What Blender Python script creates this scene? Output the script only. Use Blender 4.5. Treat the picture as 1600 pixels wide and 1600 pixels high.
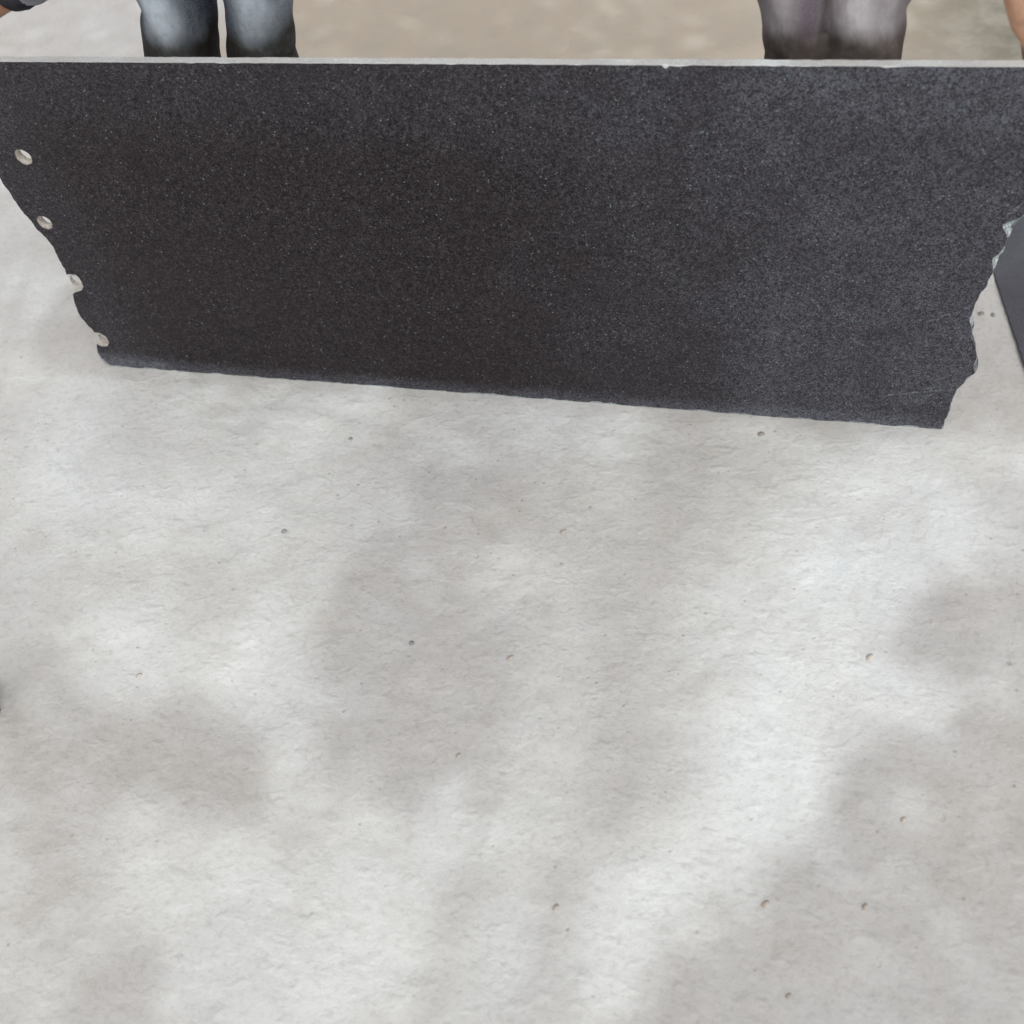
import bpy, bmesh, math, random
import numpy as np
from mathutils import Vector, Matrix

sc = bpy.context.scene
for o in list(bpy.data.objects):
    bpy.data.objects.remove(o)
COL = sc.collection

# ------------------------------------------------------------------ camera
# World axes: X runs along the foot of the slab, Y points behind it, Z up.
F = 1600.0
def cray(x, y):
    return np.array([(x-800)/F, -(y-800)/F, -1.0])
_up = -cray(1000, 2030); _up /= np.linalg.norm(_up)
_fw = np.array([0, 0, -1.0]); _fw -= _fw.dot(_up)*_up; _fw /= np.linalg.norm(_fw)
_R = np.array([np.cross(_fw, _up), _fw, _up])
H = 1.5
def _floor(x, y):
    d = _R @ cray(x, y); return d*(-H/d[2]) + np.array([0, 0, H])
_A = _floor(170, 572); _B = _floor(1473, 672)
_u = (_B-_A)/np.linalg.norm(_B-_A); _b = np.array([-_u[1], _u[0], 0])
_M = np.array([_u, _b, [0, 0, 1.0]])
CAM = _M @ (np.array([0, 0, H])-_A)
ROT = _M @ _R
def at_z(x, y, z=0.0):
    d = ROT @ cray(x, y); return CAM + d*((z-CAM[2])/d[2])
def at_y(x, y, Y=0.0):
    d = ROT @ cray(x, y); return CAM + d*((Y-CAM[1])/d[1])
def to_px(P):
    c = (np.asarray(P, float)-CAM) @ ROT
    return np.stack([800+F*c[..., 0]/-c[..., 2], 800-F*c[..., 1]/-c[..., 2]], -1)

cam_d = bpy.data.cameras.new('camera'); cam = bpy.data.objects.new('camera', cam_d); COL.objects.link(cam)
mw = Matrix([[*ROT[i], CAM[i]] for i in range(3)] + [[0, 0, 0, 1]])
cam.matrix_world = mw
cam_d.sensor_width = 36; cam_d.lens = 36; cam_d.clip_start = 0.02; cam_d.clip_end = 300
cam_d.dof.use_dof = True; cam_d.dof.focus_distance = 1.82; cam_d.dof.aperture_fstop = 2.9
sc.camera = cam

# ------------------------------------------------------------------ sky, sun, exposure
SUN_EL = math.radians(58)
# where the sun stands (horizontal direction towards the sun)
sun_h = _M @ np.array([0.16, -1.0, 0]); sun_h /= np.linalg.norm(sun_h)
SD = np.array([sun_h[0]*math.cos(SUN_EL), sun_h[1]*math.cos(SUN_EL), math.sin(SUN_EL)])
w = bpy.data.worlds.new('World'); sc.world = w; w.use_nodes = True
nt = w.node_tree; nt.nodes.clear()
sky = nt.nodes.new('ShaderNodeTexSky'); sky.sky_type = 'NISHITA'; sky.sun_disc = False
sky.sun_elevation = SUN_EL
sky.sun_rotation = math.atan2(sun_h[0], sun_h[1])
sky.air_density = 1.0; sky.dust_density = 4.0; sky.ozone_density = 1.0
hsv = nt.nodes.new('ShaderNodeHueSaturation'); hsv.inputs['Saturation'].default_value = 0.12
tint = nt.nodes.new('ShaderNodeMix'); tint.data_type = 'RGBA'; tint.blend_type = 'MULTIPLY'; tint.inputs['Factor'].default_value = 1
tint.inputs['B'].default_value = (1.0, 0.968, 0.935, 1)
bg = nt.nodes.new('ShaderNodeBackground'); bg.inputs['Strength'].default_value = 0.15
wo = nt.nodes.new('ShaderNodeOutputWorld')
nt.links.new(sky.outputs[0], hsv.inputs['Color']); nt.links.new(hsv.outputs[0], tint.inputs['A'])
nt.links.new(tint.outputs['Result'], bg.inputs['Color']); nt.links.new(bg.outputs[0], wo.inputs['Surface'])
sl = bpy.data.lights.new('sun', 'SUN'); sl.energy = 1.5; sl.angle = math.radians(0.6); sl.color = (0.87, 0.975, 1.0)
so = bpy.data.objects.new('sun', sl); COL.objects.link(so)
so.rotation_euler = Vector(SD).to_track_quat('Z', 'Y').to_euler(); so.location = (0, 0, 12)
sc.view_settings.view_transform = 'Standard'; sc.view_settings.look = 'None'
sc.view_settings.gamma = 1; sc.view_settings.use_curve_mapping = False
sc.view_settings.exposure = 0.46

# ------------------------------------------------------------------ helpers
rng = np.random.default_rng(7); random.seed(7)
def vnoise(x, y, seed=0):
    xi = np.floor(x).astype(np.int64); yi = np.floor(y).astype(np.int64)
    fx = x-xi; fy = y-yi
    fx = fx*fx*fx*(fx*(fx*6-15)+10); fy = fy*fy*fy*(fy*(fy*6-15)+10)
    def h(a, b):
        n = (a*374761393 + b*668265263 + seed*982451653) & 0xffffffff
        n = ((n ^ (n >> 13))*1274126177) & 0xffffffff
        n = ((n ^ (n >> 16))*2246822519) & 0xffffffff
        return ((n ^ (n >> 13)) & 0xffff)/32767.5-1
    a = h(xi, yi); b = h(xi+1, yi); c = h(xi, yi+1); d = h(xi+1, yi+1)
    return (a*(1-fx)+b*fx)*(1-fy) + (c*(1-fx)+d*fx)*fy
def fbm(x, y, o=3, seed=0):
    r = 0; a = 1.0
    for i in range(o):
        r = r + a*vnoise(x*2**i+17*i, y*2**i-31*i, seed+i); a *= 0.5
    return r
def sstep(a, b, x):
    t = np.clip((x-a)/(b-a), 0, 1); return t*t*(3-2*t)

def obj(name, verts, faces, mats, parent=None, smooth=False, fm=None):
    me = bpy.data.meshes.new(name)
    me.from_pydata([tuple(map(float, v)) for v in verts], [], [tuple(int(i) for i in f) for f in faces])
    for m in (mats if isinstance(mats, (list, tuple)) else [mats]): me.materials.append(m)
    if fm is not None: me.polygons.foreach_set('material_index', [int(i) for i in fm])
    if smooth: me.polygons.foreach_set('use_smooth', [True]*len(me.polygons))
    me.update()
    o = bpy.data.objects.new(name, me); COL.objects.link(o)
    if parent: o.parent = parent
    return o
def empty(name, loc):
    o = bpy.data.objects.new(name, None); COL.objects.link(o); o.location = [float(c) for c in loc]; o.empty_display_size = 0.1
    return o
def tag(o, label=None, cat=None, group=None, kind=None):
    if label: o['label'] = label
    if cat: o['category'] = cat
    if group: o['group'] = group
    if kind: o['kind'] = kind
    return o
def attach(o, p):
    """parent keeping o's world coordinates (o was built in world space)"""
    o.parent = p; o.matrix_parent_inverse = Matrix.Translation(p.location).inverted()
    return o

class G:
    """small node graph helper"""
    def __init__(s, name):
        s.m = bpy.data.materials.new(name); s.m.use_nodes = True; s.t = s.m.node_tree; s.t.nodes.clear()
        s.out = s.n('OutputMaterial'); s.b = s.n('BsdfPrincipled'); s.l(s.b.outputs[0], s.out.inputs['Surface'])
        s.co = s.n('TexCoord').outputs['Object']
    def n(s, t): return s.t.nodes.new('ShaderNode'+t)
    def l(s, a, b): s.t.links.new(a, b)
    def mapping(s, scale=(1, 1, 1), rot=(0, 0, 0), loc=(0, 0, 0)):
        m = s.n('Mapping'); m.inputs['Scale'].default_value = scale; m.inputs['Rotation'].default_value = rot; m.inputs['Location'].default_value = loc
        s.l(s.co, m.inputs['Vector']); return m.outputs[0]
    def noise(s, scale, detail=4, rough=0.55, vec=None, dist=0):
        n = s.n('TexNoise'); n.inputs['Scale'].default_value = scale; n.inputs['Detail'].default_value = detail
        n.inputs['Roughness'].default_value = rough; n.inputs['Distortion'].default_value = dist
        s.l(vec or s.co, n.inputs['Vector']); return n.outputs['Fac']
    def voro(s, scale, vec=None, feature='F1', rnd=1.0):
        n = s.n('TexVoronoi'); n.feature = feature; n.inputs['Scale'].default_value = scale; n.inputs['Randomness'].default_value = rnd
        s.l(vec or s.co, n.inputs['Vector']); return n
    def ramp(s, fac, stops, interp='LINEAR'):
        r = s.n('ValToRGB'); r.color_ramp.interpolation = interp; e = r.color_ramp.elements
        while len(e) < len(stops): e.new(0.5)
        for i, (p, c) in enumerate(stops):
            e[i].position = p; e[i].color = (*c, 1) if isinstance(c, tuple) else (c, c, c, 1)
        s.l(fac, r.inputs['Fac']); return r.outputs['Color']
    def mix(s, fac, a, b, mode='MIX'):
        m = s.n('Mix'); m.data_type = 'RGBA'; m.blend_type = mode
        for v, k in ((fac, 'Factor'), (a, 'A'), (b, 'B')):
            if isinstance(v, (int, float)): m.inputs[k].default_value = v if k == 'Factor' else (v, v, v, 1)
            elif isinstance(v, tuple): m.inputs[k].default_value = (*v, 1)
            else: s.l(v, m.inputs[k])
        return m.outputs['Result']
    def math(s, op, a, b=None, clamp=False):
        m = s.n('Math'); m.operation = op; m.use_clamp = clamp
        for v, i in ((a, 0), (b, 1)):
            if v is None: continue
            if isinstance(v, (int, float)): m.inputs[i].default_value = v
            else: s.l(v, m.inputs[i])
        return m.outputs[0]
    def rng(s, v, a, b, c=0.0, d=1.0, smooth=True):
        m = s.n('MapRange'); m.interpolation_type = 'SMOOTHSTEP' if smooth else 'LINEAR'
        s.l(v, m.inputs['Value'])
        for i, x in zip((1, 2, 3, 4), (a, b, c, d)): m.inputs[i].default_value = x
        return m.outputs[0]
    def xyz(s):
        n = s.n('SeparateXYZ'); s.l(s.co, n.inputs[0]); return n.outputs
    def bump(s, h, strength, dist, prev=None):
        b = s.n('Bump'); b.inputs['Strength'].default_value = strength; b.inputs['Distance'].default_value = dist
        s.l(h, b.inputs['Height'])
        if prev: s.l(prev, b.inputs['Normal'])
        return b.outputs[0]
    def fin(s, col=None, rough=0.8, normal=None, spec=0.5):
        if col is not None:
            if isinstance(col, tuple): s.b.inputs['Base Color'].default_value = (*col, 1)
            else: s.l(col, s.b.inputs['Base Color'])
        if isinstance(rough, (int, float)): s.b.inputs['Roughness'].default_value = rough
        else: s.l(rough, s.b.inputs['Roughness'])
        s.b.inputs['Specular IOR Level'].default_value = spec
        if normal: s.l(normal, s.b.inputs['Normal'])
        return s.m

# ------------------------------------------------------------------ materials
def mat_floor():
    g = G('pale_cement_floor')
    X, Y, Z = g.xyz()
    big = g.noise(1.7, 3, 0.6); mid = g.noise(11, 4, 0.62); fine = g.noise(85, 3, 0.65)
    c = g.ramp(big, [(0.32, (0.515, 0.50, 0.48)), (0.5, (0.535, 0.53, 0.52)), (0.68, (0.545, 0.55, 0.555))])
    c = g.mix(g.rng(mid, 0.38, 0.68, 0, 0.55), c, (0.585, 0.585, 0.58))
    c = g.mix(g.rng(mid, 0.46, 0.3, 0, 0.28), c, (0.46, 0.435, 0.405))
    c = g.mix(g.rng(fine, 0.52, 0.3, 0.0, 0.28), c, (0.36, 0.335, 0.30))
    # scattered grit and pin holes, mostly near the foot of the slab
    v = g.voro(62); vr = g.n('SeparateColor'); g.l(v.outputs['Color'], vr.inputs[0])
    pit = g.math('MULTIPLY', g.rng(v.outputs['Distance'], 0.08, 0.24, 1, 0), g.math('GREATER_THAN', g.math('MULTIPLY', vr.outputs[0], g.rng(Y, -1.3, -0.05, 0.90, 1.0)), 0.885))
    v3 = g.voro(27); v3r = g.n('SeparateColor'); g.l(v3.outputs['Color'], v3r.inputs[0])
    pit3 = g.math('MULTIPLY', g.rng(v3.outputs['Distance'], 0.05, 0.16, 1, 0), g.math('GREATER_THAN', v3r.outputs[0], 0.94))
    pit = g.math('MAXIMUM', pit, pit3)
    c = g.mix(g.math('MULTIPLY', pit, g.rng(vr.outputs[1], 0, 1, 0.08, 0.45)), c, (0.27, 0.235, 0.21))
    # browner, darker floor tone behind the slab
    e = g.math('MULTIPLY', g.rng(g.math('ADD', Y, g.math('MULTIPLY', big, 0.5)), 0.7, 1.3), g.rng(X, EX-0.12, EX+0.12))
    ec = g.mix(g.rng(X, 1.5, 2.1), (0.44, 0.385, 0.315), (0.19, 0.185, 0.145))
    ec = g.mix(g.rng(mid, 0.4, 0.65, 0, 0.6), ec, (0.40, 0.37, 0.32))
    c = g.mix(g.math('MULTIPLY', e, 0.95), c, ec)
    h = g.noise(62, 3, 0.66)
    st = g.noise(30, 2, 0.6, vec=g.mapping((0.8, 1.25, 1), (0, 0, -0.7)))       # short trowel drags
    h = g.math('ADD', h, g.math('MULTIPLY', g.rng(st, 0.50, 0.76), 0.5))
    h = g.math('SUBTRACT', h, g.math('MULTIPLY', pit, 0.5))
    n = g.bump(h, 0.42, 0.0052)
    return g.fin(c, 0.9, n, 0.3)
def mat_granite():
    g = G('dark_granite_polished')
    X, Y, Z = g.xyz()
    vc = g.voro(520); vs_ = g.n('SeparateColor'); g.l(vc.outputs['Color'], vs_.inputs[0])
    vd = g.voro(190); vt_ = g.n('SeparateColor'); g.l(vd.outputs['Color'], vt_.inputs[0])
    n1 = g.noise(360, 2, 0.8); b = g.noise(95, 4, 0.75); cl = g.noise(6, 4, 0.6)
    a = g.math('ADD', g.math('MULTIPLY', vs_.outputs[0], 0.42), g.math('ADD', g.math('MULTIPLY', vt_.outputs[0], 0.16), g.math('MULTIPLY', n1, 0.42)))
    c = g.ramp(a, [(0.25, (0.002, 0.0016, 0.0018)), (0.48, (0.0160, 0.0126, 0.0155)), (0.62, (0.036, 0.0295, 0.0345)), (0.72, (0.058, 0.050, 0.055)), (0.84, (0.13, 0.122, 0.122))])
    c = g.mix(g.rng(b, 0.45, 0.72, 0, 0.30), c, (0.055, 0.047, 0.050))
    c = g.mix(g.rng(b, 0.48, 0.30, 0, 0.4), c, (0.006, 0.0055, 0.006))
    # paler bluish tone: stronger towards the broken right end, along the foot and crest and round the drilled end
    right = g.rng(X, 0.75, 1.75, 0, 1); left = g.rng(X, 0.22, -0.02, 0, 1)
    foot = g.rng(Z, 0.045, 0.0, 0, 1); top = g.rng(Z, 0.5, 0.72, 0, 1)
    corner = g.math('MULTIPLY', g.rng(X, 0.22, 0.0), g.rng(Z, 0.06, 0.02))
    d = g.math('ADD', g.math('MULTIPLY', right, 0.85), g.math('MULTIPLY', foot, 0.9))
    d = g.math('ADD', d, g.math('MULTIPLY', top, 0.30)); d = g.math('ADD', d, g.math('MULTIPLY', left, 0.3)); d = g.math('ADD', d, corner)
    c = g.mix(g.rng(cl, 0.55, 0.35, 0, 0.2), c, (0.026, 0.019, 0.0205))
    d = g.math('MULTIPLY', d, g.rng(cl, 0.3, 0.68, 0.65, 1.2))
    pale_tint = g.math('MULTIPLY', d, g.rng(a, 0.28, 0.76, 0.16, 0.95))
    c = g.mix(g.math('MULTIPLY', pale_tint, 0.75, True), c, (0.142, 0.152, 0.185))
    # crystal flecks
    v = g.voro(330); r = g.n('SeparateColor'); g.l(v.outputs['Color'], r.inputs[0])
    th = g.math('SUBTRACT', 0.978, g.math('MULTIPLY', g.math('MULTIPLY', right, g.rng(cl, 0.35, 0.65)), 0.09))
    fl = g.math('MULTIPLY', g.math('GREATER_THAN', r.outputs[0], th), g.rng(v.outputs['Distance'], 0.3, 0.6, 1, 0))
    fc = g.mix(r.outputs[1], (0.22, 0.21, 0.205), (0.16, 0.25, 0.25))
    c = g.mix(g.math('MULTIPLY', fl, g.rng(r.outputs[2], 0.2, 1, 0.15, 1.0)), c, fc)
    # pale scuffs and hairline scratches
    sc1 = g.noise(34, 4, 0.7, vec=g.mapping((0.5, 1, 1.5), (0, 0.3, 0)))
    sc2 = g.math('MULTIPLY', g.rng(sc1, 0.64, 0.76, 0, 0.5), g.rng(cl, 0.42, 0.6, 0, 1))
    m = g.math('MULTIPLY', sc2, g.math('ADD', right, 0.3))
    for (x0, y0, x1, y1, w_, k_) in ((1375, 619, 1494, 607, .0011, .8), (1425, 632, 1462, 612, .0012, .6), (1438, 506, 1521, 478, .0010, .6), (1188, 513, 1222, 523, .002, .3), (1326, 526, 1354, 542, .003, .3), (1570, 338, 1602, 316, .0011, .9), (1556, 300, 1600, 262, .001, .5), (236, 567, 260, 570, .004, .35), (165, 556, 250, 574, .0016, .5)):
        p0 = at_y(x0, y0, 0); p1 = at_y(x1, y1, 0); L_ = math.hypot(p1[0]-p0[0], p1[2]-p0[2]); ux, uz = (p1[0]-p0[0])/L_, (p1[2]-p0[2])/L_
        dx = g.math('SUBTRACT', X, float(p0[0])); dz = g.math('SUBTRACT', Z, float(p0[2]))
        al = g.math('ADD', g.math('MULTIPLY', dx, ux), g.math('MULTIPLY', dz, uz))
        pr = g.math('ADD', g.math('SUBTRACT', g.math('MULTIPLY', dx, uz), g.math('MULTIPLY', dz, ux)), g.math('MULTIPLY', g.math('SUBTRACT', sc1, 0.5), 0.02))
        q = g.math('MULTIPLY', g.rng(g.math('ABSOLUTE', pr), w_*0.5, w_*1.6, 1, 0), g.math('MULTIPLY', g.rng(al, 0, L_*0.15), g.rng(al, L_, L_*0.8)))
        m = g.math('MAXIMUM', m, g.math('MULTIPLY', q, g.rng(a, 0.35, 0.62, 0.1, k_)))
    c = g.mix(m, c, (0.20, 0.225, 0.235))
    ro = g.rng(a, 0.3, 0.75, 0.42, 0.6)
    n = g.bump(a, 0.12, 0.0006)
    return g.fin(c, ro, n, 0.18)
def mat_sawn():
    g = G('sawn_granite_edge')
    a = g.noise(260, 4, 0.65); b = g.noise(20, 3, 0.6)
    c = g.ramp(a, [(0.3, (0.50, 0.52, 0.53)), (0.7, (0.72, 0.74, 0.75))])
    c = g.mix(g.rng(b, 0.4, 0.75, 0, 0.35), c, (0.58, 0.55, 0.50))
    return g.fin(c, 0.7, g.bump(a, 0.3, 0.001), 0.4)
def mat_fracture():
    g = G('broken_granite')
    a = g.noise(180, 5, 0.7); b = g.noise(32, 4, 0.6)
    c = g.ramp(a, [(0.3, (0.06, 0.062, 0.07)), (0.6, (0.12, 0.125, 0.14)), (0.75, (0.30, 0.33, 0.34))])
    c = g.mix(g.rng(b, 0.46, 0.60, 0, 0.85), c, (0.42, 0.48, 0.49))
    return g.fin(c, 0.6, g.bump(g.math('ADD', a, b), 0.6, 0.003), 0.5)
def mat_hole():
    g = G('drill_dust')
    a = g.noise(240, 4, 0.7); b = g.noise(60, 3)
    c = g.ramp(a, [(0.3, (0.36, 0.335, 0.305)), (0.6, (0.60, 0.57, 0.53)), (0.8, (0.72, 0.70, 0.67))])
    c = g.mix(g.rng(b, 0.5, 0.7, 0, 0.6), c, (0.5, 0.49, 0.47))
    return g.fin(c, 0.9, g.bump(a, 0.5, 0.001), 0.2)
def mat_offcut():
    g = G('dark_stone_offcut')
    a = g.noise(300, 4, 0.7); b = g.noise(14, 4, 0.6)
    c = g.ramp(a, [(0.3, (0.058, 0.059, 0.072)), (0.7, (0.10, 0.102, 0.122))])
    c = g.mix(g.rng(b, 0.4, 0.7, 0, 0.4), c, (0.10, 0.105, 0.12))
    return g.fin(c, 0.75, g.bump(a, 0.2, 0.001), 0.25)
def mat_cloth(name, base, light, low_col, zd, lit_bands, fold_shade=()):
    """wear: (image column, width in m, amount) of the pale bands that paint the lit side of the thighs; crease: shade of the folds painted as dark bands"""
    g = G(name); X, Y, Z = g.xyz()
    weave = g.noise(900, 2, 0.5, vec=g.mapping((1, 1, 0.35))); fade = g.noise(16, 4, 0.6, vec=g.mapping((1, 1, 0.45)))
    fine = g.noise(60, 4, 0.6); wob = g.math('MULTIPLY', g.math('SUBTRACT', fade, 0.5), 0.05)
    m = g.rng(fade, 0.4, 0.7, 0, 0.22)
    for (col, w_, k_) in lit_bands:  # light falling on each thigh, painted into the cloth colour
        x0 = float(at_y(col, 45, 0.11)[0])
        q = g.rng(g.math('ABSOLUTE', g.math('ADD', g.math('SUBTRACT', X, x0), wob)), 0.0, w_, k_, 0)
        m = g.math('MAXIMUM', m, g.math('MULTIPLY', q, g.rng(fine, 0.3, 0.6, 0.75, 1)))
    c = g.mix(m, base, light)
    for (col, w_, k_, cc_) in fold_shade:  # fold shading put into the colour as dark strips
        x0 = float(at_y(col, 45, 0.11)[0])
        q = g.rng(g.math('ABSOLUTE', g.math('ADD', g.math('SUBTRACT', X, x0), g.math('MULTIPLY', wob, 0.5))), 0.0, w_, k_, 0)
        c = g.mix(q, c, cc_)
    c = g.mix(g.rng(weave, 0.3, 0.7, 0, 0.15), c, light)
    # darker brown towards the bottom, ragged upper limit
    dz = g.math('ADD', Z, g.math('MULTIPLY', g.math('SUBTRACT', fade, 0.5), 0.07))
    c = g.mix(g.math('MULTIPLY', g.rng(dz, zd+0.02, zd-0.02, 0, 0.92), g.rng(fine, 0.25, 0.6, 0.8, 1.0)), c, low_col)
    fold = g.noise(22, 2, 0.5, vec=g.mapping((1.5, 1.0, 0.6), (0, 0.35, 0)))
    return g.fin(c, 0.92, g.bump(g.math('ADD', weave, fine), 0.35, 0.002, g.bump(fold, 0.3, 0.03)), 0.15)
def mat_skin(name, c0, c1):
    g = G(name); a = g.noise(28, 4, 0.6); b = g.noise(320, 3)
    c = g.mix(g.rng(a, 0.35, 0.7), c0, c1)
    g.b.inputs['Subsurface Weight'].default_value = 0.08; g.b.inputs['Subsurface Radius'].default_value = (0.01, 0.004, 0.002)
    return g.fin(c, 0.5, g.bump(b, 0.25, 0.001), 0.4)
def mat_plain(name, c0, c1, scale=40, rough=0.7, bump=0.3, spec=0.4):
    g = G(name); a = g.noise(scale, 4, 0.6); b = g.noise(scale*7, 3)
    return g.fin(g.mix(g.rng(a, 0.35, 0.68), c0, c1), rough, g.bump(b, bump, 0.001), spec)

def mat_fresh():
    g = G('fresh_stone_break')
    a = g.noise(230, 4, 0.7); b = g.noise(60, 3)
    c = g.ramp(a, [(0.34, (0.10, 0.115, 0.125)), (0.5, (0.34, 0.40, 0.41)), (0.66, (0.62, 0.70, 0.70))])
    return g.fin(c, 0.6, g.bump(g.math('ADD', a, b), 0.5, 0.002), 0.4)
M_fresh = mat_fresh(); EX = float(at_z(345, 60)[0])
M_floor = mat_floor(); M_gran = mat_granite(); M_sawn = mat_sawn(); M_frac = mat_fracture(); M_hole = mat_hole(); M_off = mat_offcut()

# ------------------------------------------------------------------ ground
def axis(lo, hi, step, far):
    a = list(np.arange(lo, hi, step)); s = step; p = a[-1]
    while p < far: s *= 1.18; p += s; a.append(p)
    s = step; p = lo; pre = []
    while p > -far: s *= 1.18; p -= s; pre.append(p)
    return np.array(pre[::-1]+a)
gx = axis(-0.75, 2.35, 0.006, 70); gy = axis(-1.65, 0.25, 0.006, 70)
GX, GY = np.meshgrid(gx, gy)
def relief(x, y):
    r = 0.0030*fbm(x*5, y*5, 2, 3) + 0.0012*fbm(x*22, y*22, 3, 11) + 0.0009*sstep(0.5, 1.1, np.abs(fbm(x*30+0.3*y*30, y*36, 3, 23)))
    # trowel ridges near the foot of the slab
    q = np.sin((y+0.12*x)*85+2.2*vnoise(x*4, y*4, 5))
    r = r + 0.0008*q*sstep(-0.32, -0.05, y)*sstep(0.05, 0.5, vnoise(x*3, y*9, 8))
    near = sstep(0.0, 0.06, np.abs(y-0.01))
    return r*(0.25+0.75*near)
wd = np.exp(-(np.maximum(0, np.abs(GX-0.8)-1.6)**2+np.maximum(0, np.abs(GY+0.7)-1.2)**2)/0.3)
GZ = relief(GX, GY)*wd - 0.0006
nx, ny = len(gx), len(gy)
vs = np.stack([GX, GY, GZ], -1).reshape(-1, 3)
ii = np.arange((ny-1)*(nx-1)); r_ = ii//(nx-1); c_ = ii % (nx-1); k = r_*nx+c_
fc = np.stack([k, k+1, k+nx+1, k+nx], -1)
me = bpy.data.meshes.new('ground'); me.from_pydata(vs.tolist(), [], fc.tolist()); me.materials.append(M_floor)
me.polygons.foreach_set('use_smooth', [True]*len(me.polygons)); me.update()
ground = bpy.data.objects.new('ground', me); COL.objects.link(ground)
tag(ground, kind='structure')

# ------------------------------------------------------------------ granite slab
T = 0.016
def sp(x, y):
    p = at_y(x, y, 0.0); return (p[0], p[2])
left_px = [(0, 279), (17, 305), (32, 329), (47, 345), (55, 355), (71, 372), (82, 385), (95, 410), (101, 425)]
h3_px = [(104, 429), (110, 428.5), (117, 429), (123, 434), (128, 442), (130.5, 448), (127, 454), (119, 456), (114, 459)]
mid_px = [(116, 472), (122, 487), (132, 504), (143, 516)]
h4_px = [(147, 519.5), (155, 520), (165, 526), (170.5, 534.5), (167.5, 540.5), (159, 541), (151, 537.5)]
foot_px = [(151, 545), (156, 560), (163, 570), (178, 573), (250, 581), (360, 589), (387, 592.5), (432, 596), (475, 600), (510, 601), (525, 603.5), (540, 601.5), (600, 607.5),
           (675, 616), (750, 621), (825, 627.5), (900, 634), (960, 639), (1057, 647), (1110, 652), (1192, 656.5), (1230, 660), (1249, 664.5), (1294, 667.5), (1365, 671), (1417, 672), (1461, 674), (1473, 671)]
right_px = [(1477, 661), (1485, 637), (1493, 615), (1496, 609), (1514, 593), (1524.7, 584), (1527.6, 560), (1526, 547), (1519, 525), (1521, 503), (1519, 490), (1524.7, 472.5), (1551, 429), (1564, 404), (1575, 374), (1592.6, 350), (1606, 326)]
pts = []      # (s, z, kind)   kinds: 0 broken side, 1 half hole, 2 foot, 3 sawn crest
topl = sp(0, 97)[1]; topr = sp(1600, 104)[1]
pts += [(-0.012, topl, 0), (-0.018, 0.655, 0), (-0.006, 0.61, 0), (-0.014, 0.55, 0), (-0.006, 0.515, 0)]
pts += [(*sp(*p), 0) for p in left_px] + [(*sp(*p), 1) for p in h3_px] + [(*sp(*p), 0) for p in mid_px] + [(*sp(*p), 1) for p in h4_px]
pts += [(*sp(*p), 2) for p in foot_px] + [(*sp(*p), 0) for p in right_px]
_xr = sp(1606, 326)[0]
pts += [(_xr+0.002, 0.53, 0), (_xr+0.012, 0.60, 0), (_xr+0.004, 0.66, 0), (_xr+0.007, topr, 3)]
# densify
P2 = []; K2 = []
n = len(pts)
for i in range(n):
    a = pts[i]; b = pts[(i+1) % n]; L = math.hypot(b[0]-a[0], b[1]-a[1]); m = max(1, int(L/0.0035))
    for j in range(m):
        t = j/m; P2.append((a[0]+(b[0]-a[0])*t, a[1]+(b[1]-a[1])*t)); K2.append(a[2])
P2 = np.array(P2); K2 = np.array(K2); N = len(P2)
arc = np.concatenate([[0], np.cumsum(np.linalg.norm(np.diff(P2, axis=0), axis=1))])
tan = np.roll(P2, -1, 0)-np.roll(P2, 1, 0); tan /= np.linalg.norm(tan, axis=1)[:, None]+1e-9
inn = np.stack([-tan[:, 1], tan[:, 0]], -1)             # inward normal (outline runs counter-clockwise)
amp = np.choose(K2, [0.0015, 0.0004, 0.0011, 0.00025])
off = amp*fbm(arc*70, arc*0, 4, 41)
# crest chips
def chip(s0, wd_, dp):
    return np.where((K2 == 3), dp*np.exp(-((P2[:, 0]-s0)/wd_)**2), 0)
crest = np.where(K2 == 3, 0.0011*np.maximum(0, fbm(arc*38, arc*0+3, 3, 5)-0.35), 0)
P2 = P2+inn*off[:, None]
P2[:, 1] = np.where(K2 == 2, np.maximum(P2[:, 1], 0.0), P2[:, 1])
# arris chips on the front: inset and depth
ch = np.clip(fbm(arc*26, arc*0+9, 4, 77)*0.5+0.28, 0, 1)
ins = np.choose(K2, [0.0004+0.0045*ch**2, 0.0003+0*ch, 0.0012+0.0060*ch**1.3, 0.0003+0.0*ch])
ins += crest + chip(sp(1040, 103)[0], 0.003, 0.006) + chip(sp(1060, 103)[0], 0.012, 0.0018)+chip(sp(1385, 103)[0], 0.006, 0.002)
px = to_px(np.stack([P2[:, 0], P2[:, 0]*0, P2[:, 1]], -1))
for cx, cy, rr, dd in ((1588, 358, 13, 0.018), (1562, 405, 14, 0.009), (1515, 592, 8, 0.004), (160, 568, 10, 0.005), (1520, 505, 10, 0.004)):
    ins += dd*np.exp(-((px[:, 0]-cx)**2+(px[:, 1]-cy)**2)/(rr*rr))
fresh2 = np.zeros(N, bool)
for cx, cy, rr in ((1588, 358, 20), (1562, 405, 20)): fresh2 |= (np.hypot(px[:, 0]-cx, px[:, 1]-cy) < rr) & (K2 == 0)
fresh = (K2 == 2) & (fbm(arc*16, arc*0+2, 3, 55) > -0.25)
dep = np.clip(ins*np.choose(K2, [0.8, 0.5, 0.30, 0.6]), 0.0003, 0.012)
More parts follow.
